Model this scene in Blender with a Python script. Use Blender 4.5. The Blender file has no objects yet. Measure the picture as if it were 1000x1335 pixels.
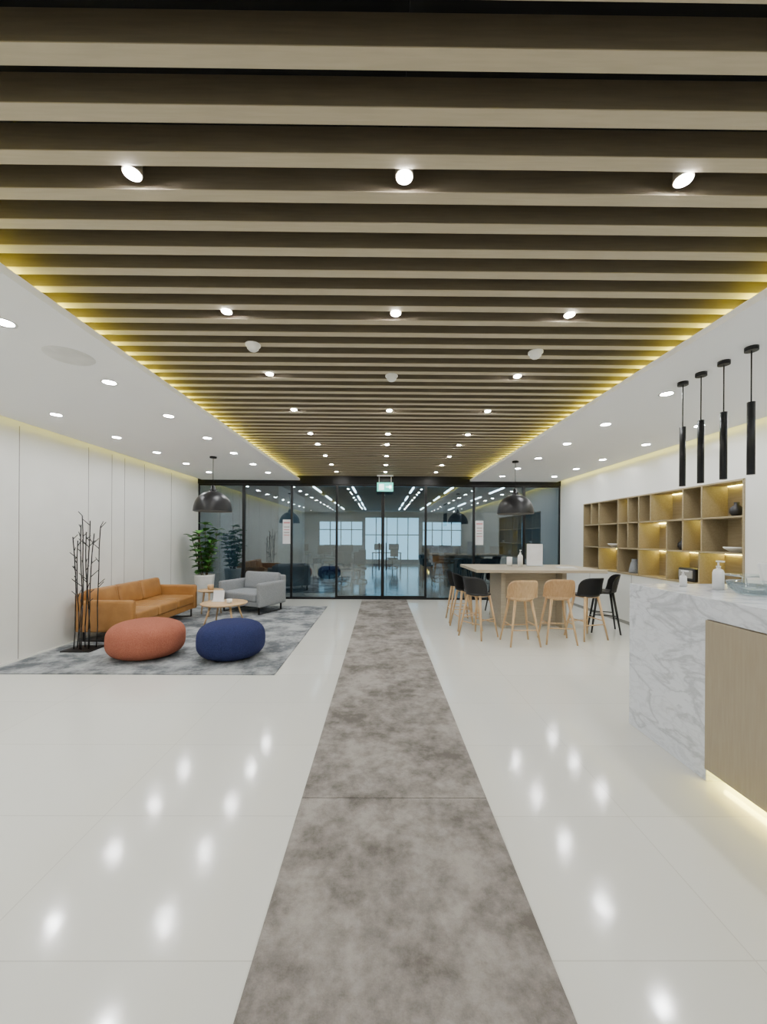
import bpy, bmesh, math, random
from mathutils import Vector, Matrix, noise
random.seed(7)
SC = bpy.context.scene
COL = SC.collection

# ------------------------------------------------------------ materials
def lin(c):
    return tuple(((x/255)/12.92 if x/255 <= .04045 else ((x/255+.055)/1.055)**2.4) for x in c)+(1,)

def base_mat(name):
    m = bpy.data.materials.new(name); m.use_nodes = True
    nt = m.node_tree
    return m, nt, nt.nodes['Principled BSDF']

def mat(name, c, rough=.5, metal=0, c2=None, scale=5, stretch=(1,1,1), bump=0, bscale=None, coat=0, spec=.5, detail=4, lo=.35, hi=.65, nr=.5, big=0):
    m, nt, p = base_mat(name)
    p.inputs['Base Color'].default_value = lin(c)
    p.inputs['Roughness'].default_value = rough
    p.inputs['Metallic'].default_value = metal
    p.inputs['Coat Weight'].default_value = coat
    p.inputs['Specular IOR Level'].default_value = spec
    L = nt.links
    tc = nt.nodes.new('ShaderNodeTexCoord')
    mp = nt.nodes.new('ShaderNodeMapping'); mp.inputs['Scale'].default_value = stretch
    L.new(tc.outputs['Object'], mp.inputs['Vector'])
    if c2 is None:
        c2 = tuple(max(0, x*.94) for x in c)
    n = nt.nodes.new('ShaderNodeTexNoise'); n.inputs['Scale'].default_value = scale
    n.inputs['Detail'].default_value = detail; n.inputs['Roughness'].default_value = nr
    L.new(mp.outputs[0], n.inputs['Vector'])
    r = nt.nodes.new('ShaderNodeValToRGB')
    r.color_ramp.elements[0].position = lo; r.color_ramp.elements[1].position = hi
    r.color_ramp.elements[0].color = lin(c); r.color_ramp.elements[1].color = lin(c2)
    fac = n.outputs['Fac']
    if big:   # mix in a larger blotch pattern
        n3 = nt.nodes.new('ShaderNodeTexNoise'); n3.inputs['Scale'].default_value = big; n3.inputs['Detail'].default_value = 6
        L.new(mp.outputs[0], n3.inputs['Vector'])
        a = nt.nodes.new('ShaderNodeMath'); a.operation = 'ADD'; L.new(fac, a.inputs[0]); L.new(n3.outputs['Fac'], a.inputs[1])
        h = nt.nodes.new('ShaderNodeMath'); h.operation = 'MULTIPLY'; h.inputs[1].default_value = .5; L.new(a.outputs[0], h.inputs[0])
        fac = h.outputs[0]
    L.new(fac, r.inputs['Fac']); L.new(r.outputs['Color'], p.inputs['Base Color'])
    if bump:
        n2 = nt.nodes.new('ShaderNodeTexNoise'); n2.inputs['Scale'].default_value = bscale or scale
        n2.inputs['Detail'].default_value = 3
        L.new(mp.outputs[0], n2.inputs['Vector'])
        b = nt.nodes.new('ShaderNodeBump'); b.inputs['Strength'].default_value = bump; b.inputs['Distance'].default_value = .01
        L.new(n2.outputs['Fac'], b.inputs['Height']); L.new(b.outputs['Normal'], p.inputs['Normal'])
    return m

def emis(name, c, s):
    m, nt, p = base_mat(name)
    p.inputs['Base Color'].default_value = (c[0], c[1], c[2], 1)
    p.inputs['Emission Color'].default_value = (c[0], c[1], c[2], 1)
    p.inputs['Emission Strength'].default_value = s
    return m

def glassmat(name, tint, refl=.1, rough=0.0):
    m = bpy.data.materials.new(name); m.use_nodes = True
    nt = m.node_tree; nt.nodes.clear()
    o = nt.nodes.new('ShaderNodeOutputMaterial'); mx = nt.nodes.new('ShaderNodeMixShader')
    t = nt.nodes.new('ShaderNodeBsdfTransparent'); g = nt.nodes.new('ShaderNodeBsdfGlossy')
    t.inputs['Color'].default_value = (*tint, 1); g.inputs['Roughness'].default_value = rough
    g.inputs['Color'].default_value = (.9, .95, 1, 1)
    lw = nt.nodes.new('ShaderNodeLayerWeight'); lw.inputs['Blend'].default_value = .3
    mr = nt.nodes.new('ShaderNodeMapRange'); mr.inputs['To Min'].default_value = refl; mr.inputs['To Max'].default_value = .8
    nt.links.new(lw.outputs['Fresnel'], mr.inputs['Value']); nt.links.new(mr.outputs[0], mx.inputs[0])
    nt.links.new(t.outputs[0], mx.inputs[1]); nt.links.new(g.outputs[0], mx.inputs[2]); nt.links.new(mx.outputs[0], o.inputs[0])
    return m

M = {}
M['wall'] = mat('wall_white', (226, 226, 220), .5, c2=(220, 220, 214), scale=1.5)
M['wallr'] = mat('wall_lacquer', (226, 226, 220), .3, c2=(222, 222, 216), scale=1.5)
M['ceil'] = mat('ceiling_white', (250, 251, 252), .6, c2=(248, 249, 250), scale=1)
M['groove'] = mat('groove_grey', (150, 148, 142), .7)
M['blackc'] = mat('plenum_black', (16, 16, 18), .9)
M['black'] = mat('black_metal', (22, 22, 24), .4, metal=.3)
M['blackp'] = mat('black_plastic', (30, 30, 32), .45)
M['frame'] = mat('frame_black', (14, 15, 17), .4, metal=.3)
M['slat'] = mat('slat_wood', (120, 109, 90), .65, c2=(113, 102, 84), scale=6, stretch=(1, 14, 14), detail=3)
M['slatb'] = mat('slat_lit_underside', (182, 171, 148), .6, c2=(176, 165, 142), scale=6, stretch=(1, 14, 14), detail=3)  # paler copy of the slat wood: floor bounce light painted into the undersides
M['shelfw'] = mat('shelf_wood', (158, 143, 112), .5, c2=(146, 131, 100), scale=5, stretch=(10, 1, 10))
M['panelw'] = mat('panel_wood', (156, 145, 124), .5, c2=(150, 138, 118), scale=5, stretch=(14, 14, 1))
M['tablew'] = mat('table_wood', (176, 165, 144), .45, c2=(164, 153, 133), scale=4, stretch=(1, 12, 12))
M['oak'] = mat('oak', (206, 174, 132), .45, c2=(192, 158, 116), scale=6, stretch=(10, 10, 1.5))
M['carpet'] = mat('runner_carpet', (160, 154, 148), .9, c2=(104, 99, 94), scale=8, detail=15, nr=.78, bump=.7, bscale=150, lo=.4, hi=.6, spec=.15, big=2.0)
M['rug'] = mat('area_rug', (168, 171, 172), .95, c2=(100, 104, 108), scale=6, detail=15, nr=.75, bump=.6, bscale=120, lo=.43, hi=.57, spec=.1, big=2.4)
M['leather'] = mat('cognac_leather', (168, 120, 64), .4, c2=(154, 107, 54), scale=6, bump=.12, bscale=60)
M['grey'] = mat('grey_wool', (146, 149, 152), .95, c2=(130, 134, 138), scale=60, bump=.3, bscale=180)
M['inner'] = mat('lamp_inner', (120, 120, 120), .6)
M['red'] = mat('terracotta_wool', (168, 104, 84), .95, c2=(152, 90, 72), scale=90, bump=.6, bscale=120, spec=.15)
M['blue'] = mat('navy_wool', (48, 55, 96), .95, c2=(38, 44, 80), scale=90, bump=.6, bscale=120, spec=.15)
M['leaf'] = mat('leaf_green', (88, 146, 62), .4, c2=(58, 112, 44), scale=7)
M['stem'] = mat('stem_brown', (90, 70, 45), .8)
M['soil'] = mat('soil', (45, 34, 26), .95, scale=30, bump=.5)
M['pot'] = mat('pot_white', (228, 228, 224), .35)
M['whitep'] = mat('white_plastic', (232, 232, 230), .35)
M['can'] = mat('spot_can', (110, 102, 88), .6)
M['paper'] = mat('paper_white', (225, 225, 228), .7)
M['redp'] = mat('sign_red', (205, 140, 145), .6)
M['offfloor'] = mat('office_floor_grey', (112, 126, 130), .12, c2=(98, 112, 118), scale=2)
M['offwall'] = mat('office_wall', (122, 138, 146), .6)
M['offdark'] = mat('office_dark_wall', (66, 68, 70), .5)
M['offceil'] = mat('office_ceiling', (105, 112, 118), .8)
M['desk'] = mat('desk_dark', (50, 54, 58), .5)
M['glass'] = glassmat('partition_glass', (.57, .67, .70), .14)
M['clear'] = glassmat('clear_glass', (.93, .96, .95), .06)
M['lamp'] = emis('lamp_emitter', (1, .985, .955), 520)
M['lampd'] = emis('downlight_emitter', (.98, .99, 1), 320)
M['led'] = emis('led_yellow', (1, .9, .12), 42)
M['led2'] = emis('led_yellow_soft', (1, .9, .25), 10)
M['ledw'] = emis('led_warm', (1, .87, .2), 42)
M['tube'] = emis('office_tube', (.9, .93, 1), 20)
M['green'] = emis('exit_green', (.08, .62, .5), 1.3)
M['signw'] = emis('exit_white', (.8, 1, .95), 1.8)

# floor tiles
def tilemat():
    m, nt, p = base_mat('polished_tile')
    L = nt.links
    tc = nt.nodes.new('ShaderNodeTexCoord'); mp = nt.nodes.new('ShaderNodeMapping')
    mp.inputs['Location'].default_value = (-1.43+30, -1.447+30, 0)
    L.new(tc.outputs['Object'], mp.inputs['Vector'])
    b = nt.nodes.new('ShaderNodeTexBrick'); b.offset = 0; b.squash = 1
    b.inputs['Scale'].default_value = 1; b.inputs['Brick Width'].default_value = 1.5; b.inputs['Row Height'].default_value = .75
    b.inputs['Mortar Size'].default_value = .0025; b.inputs['Mortar Smooth'].default_value = .1
    b.inputs['Color1'].default_value = lin((218, 218, 210)); b.inputs['Color2'].default_value = lin((214, 214, 206))
    b.inputs['Mortar'].default_value = lin((196, 195, 187))
    L.new(mp.outputs[0], b.inputs['Vector']); L.new(b.outputs['Color'], p.inputs['Base Color'])
    n = nt.nodes.new('ShaderNodeTexNoise'); n.inputs['Scale'].default_value = 1.3
    L.new(tc.outputs['Object'], n.inputs['Vector'])
    mr = nt.nodes.new('ShaderNodeMapRange'); mr.inputs['To Min'].default_value = .07; mr.inputs['To Max'].default_value = .16
    L.new(n.outputs['Fac'], mr.inputs['Value']); L.new(mr.outputs[0], p.inputs['Roughness'])
    n2 = nt.nodes.new('ShaderNodeTexNoise'); n2.inputs['Scale'].default_value = 7; n2.inputs['Detail'].default_value = 2
    L.new(tc.outputs['Object'], n2.inputs['Vector'])
    bp = nt.nodes.new('ShaderNodeBump'); bp.inputs['Strength'].default_value = .05; bp.inputs['Distance'].default_value = .01
    L.new(n2.outputs['Fac'], bp.inputs['Height']); L.new(bp.outputs['Normal'], p.inputs['Normal'])
    p.inputs['IOR'].default_value = 1.7
    return m
M['tile'] = tilemat()

def marble():
    m, nt, p = base_mat('white_marble')
    L = nt.links
    tc = nt.nodes.new('ShaderNodeTexCoord'); mp = nt.nodes.new('ShaderNodeMapping')
    mp.inputs['Rotation'].default_value = (.7, 0.2, .3); mp.inputs['Scale'].default_value = (1, 1, 2.2)
    L.new(tc.outputs['Object'], mp.inputs['Vector'])
    cols = []
    for sc, w, dist in ((2.0, .02, .7), (6.5, .022, .5)):
        n = nt.nodes.new('ShaderNodeTexNoise'); n.inputs['Scale'].default_value = sc; n.inputs['Detail'].default_value = 7
        n.inputs['Distortion'].default_value = dist; n.inputs['Roughness'].default_value = .55
        L.new(mp.outputs[0], n.inputs['Vector'])
        s = nt.nodes.new('ShaderNodeMath'); s.operation = 'SUBTRACT'; s.inputs[1].default_value = .5
        L.new(n.outputs['Fac'], s.inputs[0])
        a = nt.nodes.new('ShaderNodeMath'); a.operation = 'ABSOLUTE'; L.new(s.outputs[0], a.inputs[0])
        mr = nt.nodes.new('ShaderNodeMapRange'); mr.inputs['From Max'].default_value = w*2.2
        mr.inputs['To Min'].default_value = 0.0 if sc < 3 else .6; mr.inputs['To Max'].default_value = 1
        L.new(a.outputs[0], mr.inputs['Value']); cols.append(mr)
    mu = nt.nodes.new('ShaderNodeMath'); mu.operation = 'MULTIPLY'
    L.new(cols[0].outputs[0], mu.inputs[0]); L.new(cols[1].outputs[0], mu.inputs[1])
    mx = nt.nodes.new('ShaderNodeValToRGB')
    mx.color_ramp.elements[0].color = lin((178, 182, 190)); mx.color_ramp.elements[1].color = lin((214, 218, 225))
    L.new(mu.outputs[0], mx.inputs['Fac']); L.new(mx.outputs['Color'], p.inputs['Base Color'])
    p.inputs['Roughness'].default_value = .2
    return m
M['marble'] = marble()

# ------------------------------------------------------------ builder
class B:
    def __init__(s):
        s.bm = bmesh.new(); s.mats = []
    def idx(s, m):
        m = M[m]
        if m not in s.mats: s.mats.append(m)
        return s.mats.index(m)
    def add(s, t, m, smooth=False, mx=None):
        i = s.idx(m)
        if mx is not None: t.transform(mx)
        for f in t.faces: f.material_index = i; f.smooth = smooth
        me = bpy.data.meshes.new('t'); t.to_mesh(me); t.free()
        s.bm.from_mesh(me); bpy.data.meshes.remove(me)
    def box(s, x0, x1, y0, y1, z0, z1, m, bev=0, mx=None):
        t = bmesh.new(); bmesh.ops.create_cube(t, size=1)
        t.transform(Matrix.Translation(((x0+x1)/2, (y0+y1)/2, (z0+z1)/2)) @ Matrix.Diagonal((abs(x1-x0), abs(y1-y0), abs(z1-z0), 1)))
        if bev: bmesh.ops.bevel(t, geom=t.edges[:], offset=bev, segments=2, profile=.5, affect='EDGES')
        s.add(t, m, False, mx)
    def cyl(s, p0, p1, r0, m, r1=None, seg=20, caps=True, smooth=True):
        p0 = Vector(p0); p1 = Vector(p1); d = p1-p0
        t = bmesh.new()
        bmesh.ops.create_cone(t, cap_ends=caps, segments=seg, radius1=r0, radius2=r0 if r1 is None else r1, depth=d.length)
        q = Vector((0, 0, 1)).rotation_difference(d.normalized()).to_matrix().to_4x4()
        t.transform(Matrix.Translation((p0+p1)/2) @ q)
        i = s.idx(m)
        for f in t.faces: f.material_index = i; f.smooth = smooth and len(f.verts) == 4
        me = bpy.data.meshes.new('t'); t.to_mesh(me); t.free(); s.bm.from_mesh(me); bpy.data.meshes.remove(me)
    def lathe(s, prof, m, c=(0, 0, 0), seg=40, smooth=True, fn=None):
        t = bmesh.new(); rings = []
        for r, z in prof:
            if r < 1e-5: rings.append([t.verts.new((0, 0, z))])
            else: rings.append([t.verts.new((r*math.cos(a*2*math.pi/seg), r*math.sin(a*2*math.pi/seg), z)) for a in range(seg)])
        for a, b in zip(rings, rings[1:]):
            for k in range(seg):
                k2 = (k+1) % seg
                vs = [a[k % len(a)], a[k2 % len(a)], b[k2 % len(b)], b[k % len(b)]]
                u = []
                for v in vs:
                    if v not in u: u.append(v)
                if len(u) >= 3: t.faces.new(u)
        if fn:
            for v in t.verts: v.co = fn(v.co)
        bmesh.ops.recalc_face_normals(t, faces=t.faces[:])
        t.transform(Matrix.Translation(c)); s.add(t, m, smooth)
    def cushion(s, x0, x1, y0, y1, z0, z1, m, r=.04, bulge=.01, mx=None, axis=2):
        t = bmesh.new(); bmesh.ops.create_cube(t, size=2)
        bmesh.ops.subdivide_edges(t, edges=t.edges[:], cuts=11, use_grid_fill=True)
        h = Vector(((x1-x0)/2, (y1-y0)/2, (z1-z0)/2)); c = Vector(((x0+x1)/2, (y0+y1)/2, (z0+z1)/2))
        r = min(r, min(h)*.98)
        for v in t.verts:
            p = Vector([math.copysign(abs(a)**.6 if abs(a) > 0 else 0, a) for a in v.co])
            p = Vector([p[i]*h[i] for i in range(3)])
            q = Vector([max(-(h[i]-r), min(h[i]-r, p[i])) for i in range(3)])
            n = p-q
            if n.length > 1e-6: p = q+n.normalized()*r
            e = [abs(p[i]/h[i]) for i in range(3)]
            o = [i for i in range(3) if i != axis]
            f = max(0, 1-e[o[0]]**2)*max(0, 1-e[o[1]]**2)
            p[axis] += (p[axis]/h[axis])*bulge*f
            v.co = p+c
        s.add(t, m, True, mx)
    def done(s, name, loc=(0, 0, 0), rot=0):
        me = bpy.data.meshes.new(name); s.bm.to_mesh(me); s.bm.free()
        for m in s.mats: me.materials.append(m)
        ob = bpy.data.objects.new(name, me); COL.objects.link(ob)
        ob.location = loc; ob.rotation_euler = (0, 0, rot)
        return ob

def inst(ob, loc, rot=0, scale=None):
    o = bpy.data.objects.new(ob.name.split('.')[0], ob.data); COL.objects.link(o)
    o.location = loc; o.rotation_euler = (0, 0, rot)
    if scale: o.scale = scale
    return o

def simple(name, x0, x1, y0, y1, z0, z1, m, bev=0):
    b = B(); b.box(x0, x1, y0, y1, z0, z1, m, bev); return b.done(name)

# ------------------------------------------------------------ room
YB, YG = -3.0, 9.9
XL, XR = -4.67, 4.59
ZC, ZT = 3.03, 3.5
EL, ER = -2.08, 2.26
simple('floor', XL-.3, XR+.5, YB-.2, YG+.05, -.1, 0, 'tile')
simple('wall_left', XL-.3, XL, YB-.2, YG+.05, 0, ZT, 'wall')
simple('wall_back', XL, XR, YB-.2, YB, 0, ZT, 'wall')
SY0, SY1, SZ0, SZ1 = 4.81, 8.66, .93, 2.37
b = B()
b.box(XR, XR+.42, YB-.2, SY0, 0, ZT, 'wallr'); b.box(XR, XR+.42, SY1, YG+.05, 0, ZT, 'wallr')
b.box(XR, XR+.42, SY0, SY1, 0, SZ0, 'wallr'); b.box(XR, XR+.42, SY0, SY1, SZ1, ZT, 'wallr')
b.box(XR+.38, XR+.42, SY0, SY1, SZ0, SZ1, 'wallr')
b.done('wall_right')
b = B()
for y in (3.4, 4.97, 6.14, 6.67, 7.0, 7.58, 8.55): b.box(XL, XL+.003, y-.004, y+.004, .0, 3.0, 'groove')
b.done('trim_1')
b = B()
for y in (4.2, 5.6, 7.0, 8.4): b.box(XR-.003, XR, y-.004, y+.004, .08, SZ0, 'groove')
b.box(XR-.004, XR, YB, YG, .0, .06, 'groove')
b.done('baseboard_right')
# ceilings
simple('ceiling', XL-.3, XR+.5, YB-.2, YG+.05, ZT, ZT+.1, 'blackc')
b = B()
b.box(XL+.1, EL, YB, YG-.05, ZC, ZC+.05, 'ceil'); b.done('ceiling_soffit')
b = B()
b.box(ER, XR-.1, YB, YG-.05, ZC, ZC+.05, 'ceil'); b.done('ceiling_soffit')
b = B()
b.box(EL-.42, EL-.40, YB, YG-.05, ZC+.05, ZT, 'blackc'); b.box(ER+.40, ER+.42, YB, YG-.05, ZC+.05, ZT, 'blackc')
b.done('trim_2')
b = B()  # LED strips in coves
b.box(EL-.11, EL-.09, YB+.1, YG-.1, ZC+.05, ZC+.06, 'led'); b.box(ER+.09, ER+.11, YB+.1, YG-.1, ZC+.05, ZC+.06, 'led')
b.done('cove_led_strip')
b = B()
b.box(XR-.1, XR-.092, YB+.1, YG-.1, ZC+.004, ZC+.03, 'led2'); b.done('cove_led_strip')
b = B()
b.box(XL+.095, XL+.1, YB+.1, YG-.1, ZC+.006, ZC+.02, 'led2'); b.done('cove_led_strip')
# slats
ZS = 3.14
b = B(); k = -24
while 1.266+.169*k < YG-.08:
    y1 = 1.266+.169*k
    if y1 > YB+.1:
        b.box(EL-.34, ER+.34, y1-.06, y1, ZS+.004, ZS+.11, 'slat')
        b.box(EL-.34, ER+.34, y1-.06, y1, ZS, ZS+.004, 'slatb')  # thin bottom layer carrying the painted-in underside light
    k += 1
for x in (-1.8, .1, 2.0): b.box(x-.02, x+.02, YB, YG-.06, ZS+.11, ZS+.15, 'blackc')
b.done('ceiling_slats')

# downlights
b = B()
b.cyl((0, 0, .0), (0, 0, .05), .038, 'can', seg=24)
b.cyl((0, 0, -.003), (0, 0, .0), .032, 'lamp', seg=24)
spot = b.done('ceiling_spotlight', (-1.07, 1.64, ZS))
ys = [-1.4, -.4, .63, 1.64, 2.64, 3.65, 4.67, 5.74, 6.4, 7.3, 8.2, 9.1]
for y in ys:
    for x in (-1.07, .09, 1.29):
        if (x, y) == (-1.07, 1.64) or (x == .09 and y == 3.65): continue
        inst(spot, (x, y, ZS))
b = B()
b.lathe([(.05, -.002), (.068, -.008), (.071, .004), (.05, .004)], 'whitep', seg=24)
b.cyl((0, 0, -.003), (0, 0, .002), .052, 'lampd', seg=24)
dl = b.done('recessed_downlight', (-2.55, 2.6, ZC))
for y in (-1.5, -.5, .5, 1.6, 3.6, 4.6, 5.62, 6.62, 7.62, 8.62): inst(dl, (-2.55, y, ZC))
for y in (-1.5, .5, 1.6, 2.6, 3.6, 4.58, 5.62, 6.62, 7.62, 8.62): inst(dl, (-3.87, y, ZC))
for y in (-1.5, -.5, .5, 1.6, 3.77, 4.8, 5.8, 6.87, 7.9, 8.9): inst(dl, (2.81, y, ZC))
for y in (-1.5, .5, 2.75, 3.77, 4.83, 5.81, 6.95, 7.9, 8.9): inst(dl, (4.02, y, ZC))
b = B(); b.lathe([(0, -.008), (.16, -.008), (.17, 0), (.17, .004)], 'whitep', seg=40); b.done('ceiling_speaker', (-2.5, 3.08, ZC))
b = B(); b.lathe([(0, -.05), (.03, -.05), (.045, -.035), (.05, -.012), (.06, -.01), (.06, .0)], 'whitep', seg=24)
sd = b.done('smoke_detector', (-1.04, 3.09, ZS)); inst(sd, (1.27, 3.17, ZS)); inst(sd, (.09, 3.66, ZS))

# ------------------------------------------------------------ runner and rug
b = B(); b.box(-.474, .653, YB+.1, 2.337, 0, .008, 'carpet'); b.box(-.474, .653, 2.343, 9.75, 0, .008, 'carpet'); b.done('carpet_runner')
simple('area_rug', -4.55, -1.22, 4.42, 8.75, 0, .014, 'rug')

# ------------------------------------------------------------ glass front
xs = [XL, -3.52, -2.28, -1.15, .04, 1.15, 2.36, 3.66, XR]
Z1 = 2.93
def bay(name, x0, x1, door=False, fw=.03):
    b = B(); y = YG-.06
    b.box(x0, x0+fw, y-.03, y+.03, .0, Z1, 'frame'); b.box(x1-fw, x1, y-.03, y+.03, .0, Z1, 'frame')
    b.box(x0+fw, x1-fw, y-.03, y+.03, .0, .05 if not door else .09, 'frame'); b.box(x0+fw, x1-fw, y-.03, y+.03, Z1-.04, Z1, 'frame')
    b.box(x0+fw, x1-fw, y-.005, y+.005, .05, Z1-.04, 'glass')
    if door:
        hx = x1-.09 if door == 'R' else x0+.09
        b.cyl((hx, y-.09, .75), (hx, y-.09, 1.45), .014, 'black')
        for z in (.8, 1.4): b.cyl((hx, y-.09, z), (hx, y, z), .009, 'black', seg=10)
    return b.done(name)
bay('window_1', xs[0], xs[1]); bay('window_2', xs[1], xs[2], fw=.04); bay('window_3', xs[2], xs[3], fw=.018)
bay('door_1', xs[3], xs[4], 'R', fw=.04); bay('door_2', xs[4], xs[5], 'L', fw=.04)
bay('window_4', xs[5], xs[6], fw=.018); bay('window_5', xs[6], xs[7], fw=.04); bay('window_6', xs[7], xs[8])
b = B(); b.box(XL, XR, YG-.12, YG, Z1, ZT, 'frame'); b.done('trim_3')
def notice(x, z, w, h, red=True):
    b = B(); y = YG-.068
    b.box(-w/2, w/2, -.002, 0, -h/2, h/2, 'paper')
    if red:
        b.box(-w/2+.02, w/2-.02, -.004, -.002, h/2-.10, h/2-.06, 'redp')
        for k in range(4): b.box(-w/2+.03, w/2-.03, -.004, -.002, h/2-.2-.07*k, h/2-.18-.07*k, 'redp' if k % 2 else 'groove')
    return b.done('glass_notice', (x, y, z))
notice(-2.42, 1.72, .2, .62); notice(2.52, 1.72, .2, .62)
b = B()
b.box(-.21, .21, -.03, .03, -.12, .12, 'blackp', .01)
b.box(-.2, .2, -.034, -.03, -.11, .11, 'green'); b.box(-.15, -.03, -.037, -.034, -.07, .07, 'signw')
b.box(.02, .16, -.037, -.034, -.015, .015, 'signw'); b.box(.1, .16, -.037, -.034, -.05, .05, 'signw')
b.cyl((-.15, 0, .12), (-.15, 0, .28), .008, 'whitep'); b.cyl((.15, 0, .12), (.15, 0, .28), .008, 'whitep')
b.box(-.2, .2, -.04, .04, .27, .31, 'whitep')
b.done('exit_sign', (.09, 9.55, 2.84))

# ------------------------------------------------------------ office beyond
OY = 23.0
simple('office_floor', -7, 7, YG+.05, OY+.2, -.1, 0, 'offfloor')
simple('office_ceiling', -7, 7, YG+.05, OY+.2, 3.1, 3.2, 'offceil')
simple('wall_office_left', -7.1, -7, YG+.05, OY+.2, 0, 3.1, 'offwall'); simple('wall_office_right', 7, 7.1, YG+.05, OY+.2, 0, 3.1, 'offwall')
b = B()
ops = [(-3.7, -1.15, 1.1, 2.5, 4), (-.95, 2.25, .25, 2.75, 5), (2.5, 4.8, 1.1, 2.5, 4)]
px = -7
for a, c, z0, z1, n in ops:
    b.box(px, a, OY, OY+.15, 0, 3.1, 'offwall'); px = c
    b.box(a, c, OY, OY+.15, 0, z0, 'offwall'); b.box(a, c, OY, OY+.15, z1, 3.1, 'offwall')
    for k in range(1, n): xx = a+(c-a)*k/n; b.box(xx-.025, xx+.025, OY+.04, OY+.1, z0, z1, 'frame')
    b.box(a, c, OY+.04, OY+.1, (z0+z1)/2+.2, (z0+z1)/2+.25, 'frame')
b.box(px, 7, OY, OY+.15, 0, 3.1, 'offwall'); b.done('wall_office_far')
b = B(); b.box(-4.67, -3.1, 11.2, 11.3, 0, 3.1, 'offdark'); b.box(-3.1, -3.0, 11.2, 15, 0, 3.1, 'offdark'); b.done('wall_office_core')
b = B(); b.box(4.0, 6.9, 11.6, 11.7, 0, 3.1, 'offdark'); b.done('wall_office_partition')
b = B(); b.box(-.75, .75, -.02, .02, -.03, 0, 'tube'); b.box(-.78, .78, -.05, .05, 0, .02, 'frame')
tb = b.done('linear_ceiling_light', (-2, 12, 3.08), math.pi/2)
for x in (-2, 2.1, -.85, .95, 3.6):
    for y in (12, 14.6, 17.2, 19.8):
        if (x, y) != (-2, 12): inst(tb, (x, y, 3.08), math.pi/2)
b = B()
b.box(-.8, .8, -.4, .4, .72, .75, 'desk'); b.box(-.78, -.74, -.38, .38, 0, .72, 'desk'); b.box(.74, .78, -.38, .38, 0, .72, 'desk')
for x in (-.4, .4):
    b.box(x-.28, x+.28, .1, .13, .88, 1.22, 'blackp', .005); b.box(x-.02, x+.02, .11, .15, .75, .95, 'blackp'); b.box(x-.12, x+.12, .04, .2, .75, .76, 'blackp')
dk = b.done('office_desk', (-1.9, 15.5, 0))
for p in ((-2.0, 18), (2.4, 15.2), (2.6, 18), (-4.3, 19), (4.6, 16.5), (.3, 21)): inst(dk, (*p, 0))
b = B()
b.cushion(-.24, .24, -.24, .24, .44, .52, 'blackp', .03); b.cushion(-.22, .22, -.27, -.2, .58, 1.05, 'blackp', .03, axis=1)
b.box(-.03, .03, -.27, -.22, .42, .62, 'blackp'); b.cyl((0, 0, .06), (0, 0, .45), .03, 'black')
for k in range(5):
    a = k*2*math.pi/5; b.cyl((0, 0, .1), (.3*math.cos(a), .3*math.sin(a), .06), .018, 'black', seg=8)
    b.cyl((.3*math.cos(a)-.015, .3*math.sin(a), .03), (.3*math.cos(a)+.015, .3*math.sin(a), .03), .03, 'blackp', seg=10)
oc = b.done('office_chair', (-1.5, 14.6, 0), .4)
for p in ((-2.3, 17.1), (-1.0, 16.9), (2.2, 14.3), (2.9, 17), (-.75, 13.6), (-1.3, 12.9), (.6, 20)): inst(oc, (*p, 0), random.uniform(0, 6))

# ------------------------------------------------------------ sofa / armchair
def sofa(name, W, D, n, m, loc, rot, hb=.74, ha=.58):
    b = B(); aw = .10
    b.cushion(-W/2+.01, W/2-.01, -D/2+.04, D/2-.02, .15, .26, m, .02, 0)
    for sx in (-1, 1):
        x0 = sx*W/2; x1 = sx*(W/2-aw)
        b.cushion(min(x0, x1), max(x0, x1), -D/2, D/2-.03, .15, ha, m, .035, .004, axis=0)
    b.cushion(-W/2+.02, W/2-.02, D/2-.12, D/2, .15, hb-.05, m, .035, .004, axis=1)
    w = (W-2*aw)/n
    for k in range(n):
        x0 = -W/2+aw+k*w+.004
        b.cushion(x0, x0+w-.008, -D/2+.01, D/2-.14, .255, .43, m, .045, .014)
        mx = Matrix.Translation((0, D/2-.17, .43)) @ Matrix.Rotation(-.16, 4, 'X')
        b.cushion(x0, x0+w-.008, -.08, .07, -.02, hb-.43, m, .05, .02, mx=mx, axis=1)
    for sx in (-1, 1):
        x = sx*(W/2-.09)
        for y in (-D/2+.08, D/2-.1):
            b.box(x-.02, x+.02, y-.006, y+.006, .012, .16, 'black')
        b.box(x-.02, x+.02, -D/2+.074, D/2-.094, .0, .012, 'black')
    return b.done(name, loc, rot)
RZ = .0155
sofa('leather_sofa', 2.0, .88, 3, 'leather', (-4.09, 6.66, RZ), math.pi/2, hb=.77, ha=.62)
sofa('grey_armchair', 1.12, .86, 1, 'grey', (-2.74, 8.25, RZ), -.42, hb=.8, ha=.64)

def pouf(name, R, Ry, H, m, loc, sd):
    b = B(); prof = []
    n = 28
    for i in range(n+1):
        t = -1+2*i/n; t = math.sin(t*math.pi/2)
        r = (max(0, 1-abs(t)**3))**(1/3)
        prof.append((r, t))
    def fn(v):
        ang = math.atan2(v.y, v.x)
        seam = 1-.012*(abs(math.cos(ang*8))**14)
        k = 1+.02*noise.noise(Vector((v.x*1.1, v.y*1.1, v.z*.3+sd)))
        z = max(v.z, -.95)
        return Vector((v.x*R*k*seam, v.y*Ry*k*seam, (z+.95)/1.95*H))
    b.lathe(prof, m, seg=96, fn=fn)
    return b.done(name, loc)
pouf('terracotta_pouf', .47, .43, .47, 'red', (-3.10, 5.1, RZ), 1.3)
pouf('navy_pouf', .43, .41, .47, 'blue', (-1.97, 5.08, RZ), 4.1)

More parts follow.
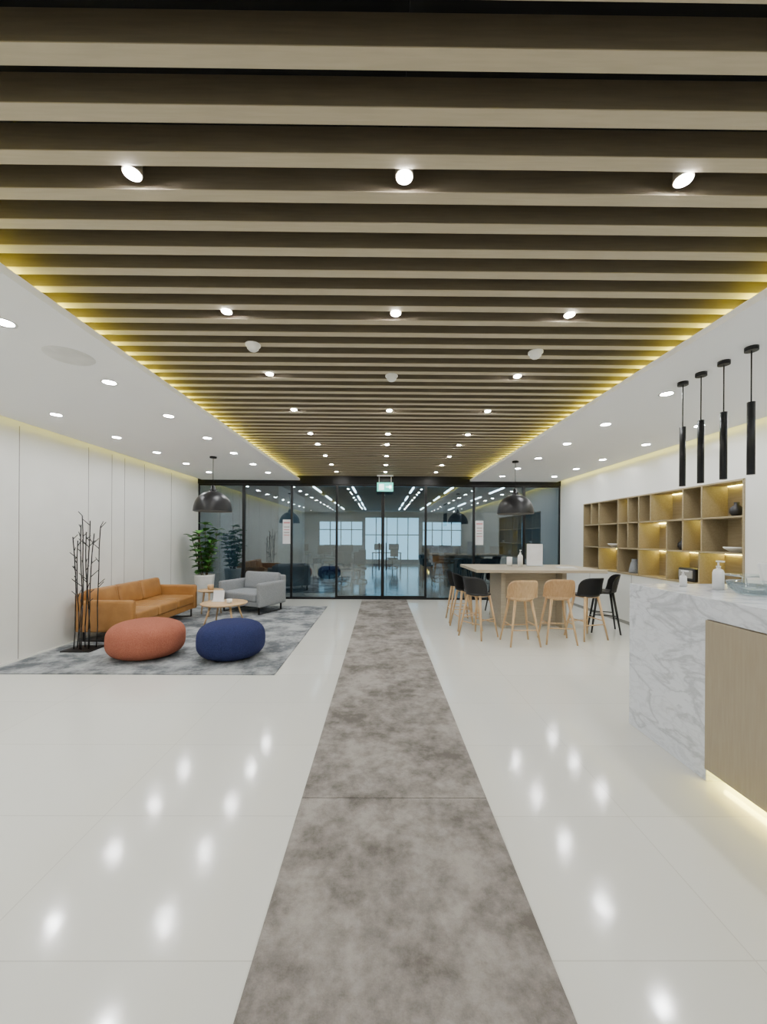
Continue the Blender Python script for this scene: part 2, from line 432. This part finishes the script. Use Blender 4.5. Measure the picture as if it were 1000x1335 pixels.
# coat tree
b = B()
b.box(-.2, .2, -.16, .16, 0, .012, 'black', .003)
rnd = random.Random(5)
for k in range(8):
    x = -.11+.22*(k % 4)/3+rnd.uniform(-.02, .02); y = -.05+.1*(k//4)+rnd.uniform(-.02, .02)
    p = Vector((x, y, .01)); H = [1.55, 1.72, 1.84, 1.6, 1.5, 1.78, 1.62, 1.7][k]; dz = H/6
    lean = Vector((x*.05, rnd.uniform(-.008, .008), 0))
    for j in range(6):
        q = p+Vector((rnd.uniform(-.016, .016), rnd.uniform(-.014, .014), dz))+lean
        b.cyl(p, q, .0068, 'black', seg=8)
        if j >= 2:
            for _ in range(1 if j < 4 else 2):
                a = rnd.uniform(0, 6.28); s0 = p.lerp(q, rnd.random())
                l = rnd.uniform(.05, .12)
                b.cyl(s0, s0+Vector((math.cos(a)*l, math.sin(a)*l*.7, l*.9)), .0055, 'black', r1=.0045, seg=8)
        p = q
b.done('branch_coat_stand', (-4.13, 5.36, RZ))

# plant
b = B()
b.lathe([(0, .0), (.15, .0), (.17, .03), (.22, .66), (.225, .7), (.2, .7), (.195, .64), (0, .64)], 'pot', seg=36)
b.lathe([(0, .66), (.196, .655)], 'soil', seg=24)
rnd = random.Random(11)
def leaf(b, p, d, L, W):
    t = bmesh.new(); d = d.normalized(); up = Vector((0, 0, 1)); side = d.cross(up)
    if side.length < .1: side = Vector((1, 0, 0))
    side.normalize(); nrm = side.cross(d).normalized()
    n = 6; rows = []
    for i in range(n+1):
        s = i/n; w = W*math.sin(math.pi*min(1, s*.93+.04))**.8*(.75+.4*s)
        c = p+d*L*s-Vector((0, 0, 1))*L*.28*s*s
        rows.append([t.verts.new(c-side*w+nrm*w*.25), t.verts.new(c), t.verts.new(c+side*w+nrm*w*.25)])
    for a, c in zip(rows, rows[1:]):
        for j in range(2): t.faces.new((a[j], a[j+1], c[j+1], c[j]))
    b.add(t, 'leaf', True)
for k in range(7):
    a = k*2*math.pi/6+.4
    p = Vector((.05*math.cos(a), .05*math.sin(a), .64))
    top = Vector((.28*math.cos(a), .22*math.sin(a), rnd.uniform(1.4, 1.8)))
    if k == 0: top = Vector((0, 0, 1.86))
    pts = [p.lerp(top, i/8)+Vector((rnd.uniform(-.01, .01), rnd.uniform(-.01, .01), 0)) for i in range(9)]
    for i in range(8): b.cyl(pts[i], pts[i+1], .011-.0008*i, 'stem', seg=8)
    for i in range(1, 9):
        for j in range(5):
            aa = rnd.uniform(0, 6.28)
            leaf(b, pts[i], Vector((math.cos(aa), math.sin(aa), rnd.uniform(.1, .9))), rnd.uniform(.16, .2), rnd.uniform(.065, .09))
b.done('fiddle_leaf_fig', (-4.12, 8.98, 0))

def rtable(name, R, H, loc, nl=4, m='oak'):
    b = B()
    b.lathe([(0, H-.028), (R-.02, H-.028), (R, H-.012), (R, H-.004), (R-.006, H), (0, H)], m, seg=48)
    for k in range(nl):
        a = math.pi/4+k*2*math.pi/nl
        b.cyl((R*.9*math.cos(a), R*.9*math.sin(a), 0), (R*.6*math.cos(a), R*.6*math.sin(a), H-.026), .013, m, r1=.02, seg=14)
    for k in range(nl):
        a = math.pi/4+k*2*math.pi/nl; c = a+2*math.pi/nl
        b.cyl((R*.6*math.cos(a), R*.6*math.sin(a), H-.045), (R*.6*math.cos(c), R*.6*math.sin(c), H-.045), .012, m, seg=10)
    return b.done(name, loc)
rtable('coffee_table', .40, .38, (-2.83, 6.95, RZ+.005))
rtable('side_table', .24, .5, (-3.42, 7.72, RZ+.005), 3)
b = B(); b.box(-.11, .11, -.06, .06, 0, .008, 'whitep', .002)
b.box(-.1, .1, -.004, .004, 0, .2, 'paper', 0, Matrix.Rotation(-.2, 4, 'X')); b.done('table_sign', (-2.98, 7.05, .402))
b = B(); b.lathe([(0, 0), (.035, 0), (.045, .02), (.048, .075), (.043, .075), (.04, .02), (0, .012)], 'pot', seg=24); b.done('small_bowl', (-2.7, 6.85, .402))
b = B(); b.lathe([(0, 0), (.05, 0), (.06, .05), (.055, .1), (.05, .1), (.05, .04), (0, .04)], 'oak', seg=24)
b.done('wooden_cup', (-3.42, 7.72, .522))

# ------------------------------------------------------------ pendants
b = B()
prof = [(.02, .47), (.035, .46), (.04, .40), (.07, .385)]
for i in range(13):
    a = math.pi/2*(1-i/12)*.93
    prof.append((.33*math.cos(a)**.9, .36*math.sin(a)+.0))
outer = prof[:]
b.lathe([(0, .47)]+outer, 'black', seg=48)
inner = [(max(0, r-.008), z-.006) for r, z in prof[4:]]
b.lathe([(prof[-1][0], prof[-1][1])]+inner[::-1]+[(0, .345)], 'inner', seg=48)
b.cyl((0, 0, .46), (0, 0, .97), .005, 'black', seg=8)
b.lathe([(0, .955), (.055, .955), (.06, .965), (.06, .985), (0, .985)], 'black', seg=28)
b.lathe([(0, .10), (.035, .115), (.05, .15), (.04, .2), (.02, .24), (.02, .34)], 'whitep', seg=20)
pd = b.done('dome_pendant_lamp', (-3.04, 6.94, 2.045)); inst(pd, (2.5, 7.15, 2.045))
b = B()
b.cyl((0, 0, 2.08), (0, 0, 2.62), .025, 'black', seg=24); b.cyl((0, 0, 2.62), (0, 0, 3.01), .0045, 'black', seg=8)
b.cyl((0, 0, 3.0), (0, 0, 3.03), .042, 'black', seg=28)
tp = b.done('tube_pendant_lamp', (2.75, 3.49, 0))
for y in (3.29, 3.07, 2.84): inst(tp, (2.75, y, 0))

# ------------------------------------------------------------ reception counter
CX = 2.155
b = B()
b.box(CX, CX+.9, 2.52, 3.31, 0, 1.07, 'marble', .003)
b.box(CX, CX+.9, -.6, 3.31, 1.07, 1.21, 'marble', .003)
b.box(CX-.012, CX+.85, -.6, 2.52, .085, 1.065, 'panelw', .002)
b.box(CX+.12, CX+.8, -.55, 2.5, 0, .085, 'whitep')
b.box(CX+.1, CX+.12, -.55, 2.5, .045, .07, 'ledw')
b.done('reception_counter')
def pump(name, loc, H=.19, R=.035, m='clear'):
    b = B()
    b.lathe([(0, 0), (R, 0), (R, H*.62), (R*.8, H*.72), (R*.35, H*.76), (R*.35, H*.8), (0, H*.8)], m, seg=24)
    b.cyl((0, 0, H*.8), (0, 0, H*.86), R*.42, 'whitep', seg=16); b.cyl((0, 0, H*.86), (0, 0, H), .006, 'whitep', seg=10)
    b.box(-.012, .012, -.045, .012, H, H+.012, 'whitep', .002)
    return b.done(name, loc)
CT = 1.2115
pump('sanitizer_bottle', (2.6, 2.94, CT), .21, .036, 'whitep')
pump('sanitizer_bottle', (2.47, 3.12, CT), .12, .025, 'whitep')
b = B()
b.lathe([(0, 0), (.09, 0), (.14, .05), (.15, .09), (.145, .09), (.135, .05), (.085, .008), (0, .008)], 'clear', seg=36)
b.done('glass_bowl', (2.62, 2.68, CT))
b = B()
b.lathe([(0, 0), (.1, 0), (.1, .015), (.02, .02), (.015, .09), (.13, .1), (.13, .112), (0, .112)], 'clear', seg=36); b.done('glass_cake_stand', (2.84, 2.98, CT))
b = B(); b.box(-.1, .1, -.08, .08, 0, .02, 'whitep', .004)
b.box(-.12, .12, -.015, .015, .04, .22, 'whitep', .01, Matrix.Rotation(-.25, 4, 'X')); b.box(-.02, .02, -.01, .03, .01, .1, 'whitep')
b.done('card_terminal', (2.9, 2.76, CT))

# ------------------------------------------------------------ shelf unit
b = B(); d0, d1 = XR-.015, XR+.36; t = .022
b.box(d1, d1+.015, SY0, SY1, SZ0, SZ1, 'shelfw')
b.box(d0, d1, SY0, SY0+t, SZ0, SZ1, 'shelfw'); b.box(d0, d1, SY1-t, SY1, SZ0, SZ1, 'shelfw')
zr = [SZ0, SZ0+.48, SZ0+.96, SZ1]
for z in (SZ0, SZ1-t): b.box(d0, d1, SY0, SY1, z, z+t, 'shelfw')
for z in zr[1:3]: b.box(d0+.004, d1, SY0+t, SY1-t, z-t/2, z+t/2, 'shelfw')
rows = [[5.5, 6.13, 6.8, 7.4, 8.05], [5.46, 5.8, 6.13, 6.8, 7.1, 7.4, 8.05], [5.46, 5.8, 6.5, 6.8, 7.1, 7.4, 8.05, 8.35]]
for r, ys_ in enumerate(rows):
    z0 = zr[r]; z1 = zr[r+1]
    for y in ys_: b.box(d0+.004, d1, y-t/2, y+t/2, z0, z1, 'shelfw')
for r, y0, y1 in ((2, 4.85, 5.43), (2, 5.83, 6.47), (1, 6.15, 6.78), (0, 4.85, 5.47), (0, 5.53, 6.1), (0, 6.16, 6.77), (2, 7.12, 7.38), (1, 5.48, 5.78), (0, 7.43, 8.02)):
    z1 = zr[r+1]-t
    b.box(d1-.02, d1-.008, y0, y1, z1-.008, z1+.006, 'ledw')
b.done('shelving_unit')
def vase(name, loc, m='blackp', s=1):
    b = B(); b.lathe([(0, 0), (.05*s, 0), (.085*s, .06*s), (.08*s, .12*s), (.03*s, .17*s), (.035*s, .21*s), (.028*s, .21*s), (.024*s, .17*s), (0, .15*s)], m, seg=28); return b.done(name, loc)
xs_ = XR+.16
E = .013
vase('black_vase', (xs_, 5.1, zr[2]+E), 'blackp', .9)
vase('black_vase', (xs_, 6.0, zr[1]+E), 'blackp', .9)
b = B(); b.lathe([(0, 0), (.06, 0), (.13, .05), (.14, .07), (.13, .07), (.055, .01), (0, .01)], 'pot', seg=32); bw = b.done('serving_bowl', (xs_, 5.1, zr[1]+E))
inst(bw, (xs_, 7.75, zr[1]+E))
b = B(); b.cushion(-.1, .1, -.16, .16, 0, .2, 'blackp', .02, 0); b.box(-.11, -.1, -.13, .13, .05, .17, 'groove'); b.done('coffee_machine', (xs_, 5.82, zr[0]+.024))
b = B(); b.lathe([(0, 0), (.09, 0), (.1, .03), (.07, .18), (.05, .22), (.052, .26), (.04, .26), (0, .2)], 'grey', seg=28); b.done('teapot', (xs_, 7.15, zr[0]+.024))

# ------------------------------------------------------------ high table
b = B()
TX0, TX1, TY0, TY1 = 1.6, 3.8, 6.4, 7.75
b.box(TX0, TX1, TY0, TY1, 1.01, 1.06, 'tablew', .004)
b.box(2.12, 2.2, 6.75, 7.45, 0, 1.01, 'tablew', .003); b.box(3.2, 3.28, 6.75, 7.45, 0, 1.01, 'tablew', .003)
b.box(2.2, 3.2, 6.98, 7.22, .0, 1.01, 'tablew', .003)
b.done('high_communal_table')
TT = 1.0615
pump('sanitizer_bottle', (2.6, 7.15, TT), .3, .045, 'whitep')
b = B(); b.lathe([(0, 0), (.05, 0), (.05, .17), (.045, .17), (.045, .01), (0, .01)], 'whitep', seg=24); b.done('pen_cup', (2.45, 7.3, TT))
b = B(); b.box(-.15, .15, -.05, .05, 0, .01, 'clear'); b.box(-.15, .15, -.004, .004, .005, .42, 'paper'); b.done('acrylic_sign', (2.93, 7.3, TT))
b = B(); b.box(-.15, .15, -.1, .1, 0, .012, 'paper', .002); b.box(-.14, .13, -.09, .1, .012, .022, 'pot', .002); b.done('magazine_stack', (3.3, 6.8, TT))

def stool(name, mseat, mleg, loc, rot):
    b = B(); SH = .70
    b.lathe([(0, SH-.03), (.15, SH-.03), (.19, SH-.018), (.2, SH-.004), (.19, SH+.006), (.1, SH-.002), (0, SH-.006)], mseat, seg=36, fn=lambda v: Vector((v.x*1.02, v.y*.95, v.z)))
    t = bmesh.new(); nu, nv = 20, 8; g = []
    for i in range(nu+1):
        u = -1+2*i/nu; a = u*math.radians(78); row = []
        h = .28*(max(0, 1-abs(u)**4))**.5+.012
        for j in range(nv+1):
            w = j/nv
            r = .195+.045*w
            row.append(t.verts.new((r*math.sin(a)*1.02, -r*math.cos(a)*.95-.02*w, SH-.01+h*w)))
        g.append(row)
    for i in range(nu):
        for j in range(nv): t.faces.new((g[i][j], g[i+1][j], g[i+1][j+1], g[i][j+1]))
    bmesh.ops.solidify(t, geom=t.faces[:], thickness=.014)
    bmesh.ops.recalc_face_normals(t, faces=t.faces[:])
    b.add(t, mseat, True)
    for sx in (-1, 1):
        for sy in (-1, 1):
            b.cyl((sx*.225, sy*.215, 0), (sx*.12, sy*.115, SH-.02), .013, mleg, r1=.021, seg=14)
    def at(sx, sy, z):
        f = z/(SH-.02); return (sx*(.225+(.12-.225)*f), sy*(.215+(.115-.215)*f), z)
    for sx in (-1, 1): b.cyl(at(sx, -1, .3), at(sx, 1, .3), .009, mleg, seg=10)
    for sy in (-1, 1): b.cyl(at(-1, sy, .24), at(1, sy, .24), .009, mleg, seg=10)
    b.box(-.14, .14, -.13, .13, SH-.045, SH-.028, mleg, .004)
    return b.done(name, loc, rot)
s1 = stool('bar_stool', 'oak', 'oak', (2.11, 5.80, 0), 0.05)
inst(s1, (2.73, 5.92, 0), -.1)
s2 = stool('bar_stool', 'blackp', 'black', (3.85, 6.6, 0), 1.2)
s3 = stool('bar_stool', 'blackp', 'oak', (1.50, 6.75, 0), -1.45)
inst(s3, (1.5, 7.35, 0), -1.6); inst(s3, (1.58, 6.2, 0), -.9)
inst(s3, (3.30, 6.15, 0), .25)
inst(s2, (2.5, 8.15, 0), 3.1); inst(s2, (3.2, 8.15, 0), 3.2)

# ------------------------------------------------------------ world + camera
w = bpy.data.worlds.new('World'); SC.world = w; w.use_nodes = True
bg = w.node_tree.nodes['Background']; bg.inputs[0].default_value = (.42, .74, .95, 1); bg.inputs[1].default_value = 3.2
cam = bpy.data.cameras.new('Camera'); co = bpy.data.objects.new('Camera', cam); COL.objects.link(co)
cam.sensor_fit = 'HORIZONTAL'; cam.sensor_width = 36; cam.lens = 18; cam.shift_x = 0; cam.shift_y = .0325
cam.clip_start = .05
co.matrix_world = Matrix.Translation((0, 0, 1.6)) @ Matrix.Rotation(-.006, 4, 'Z') @ Matrix.Rotation(math.pi/2, 4, 'X') @ Matrix.Rotation(.006, 4, 'Z')
SC.camera = co
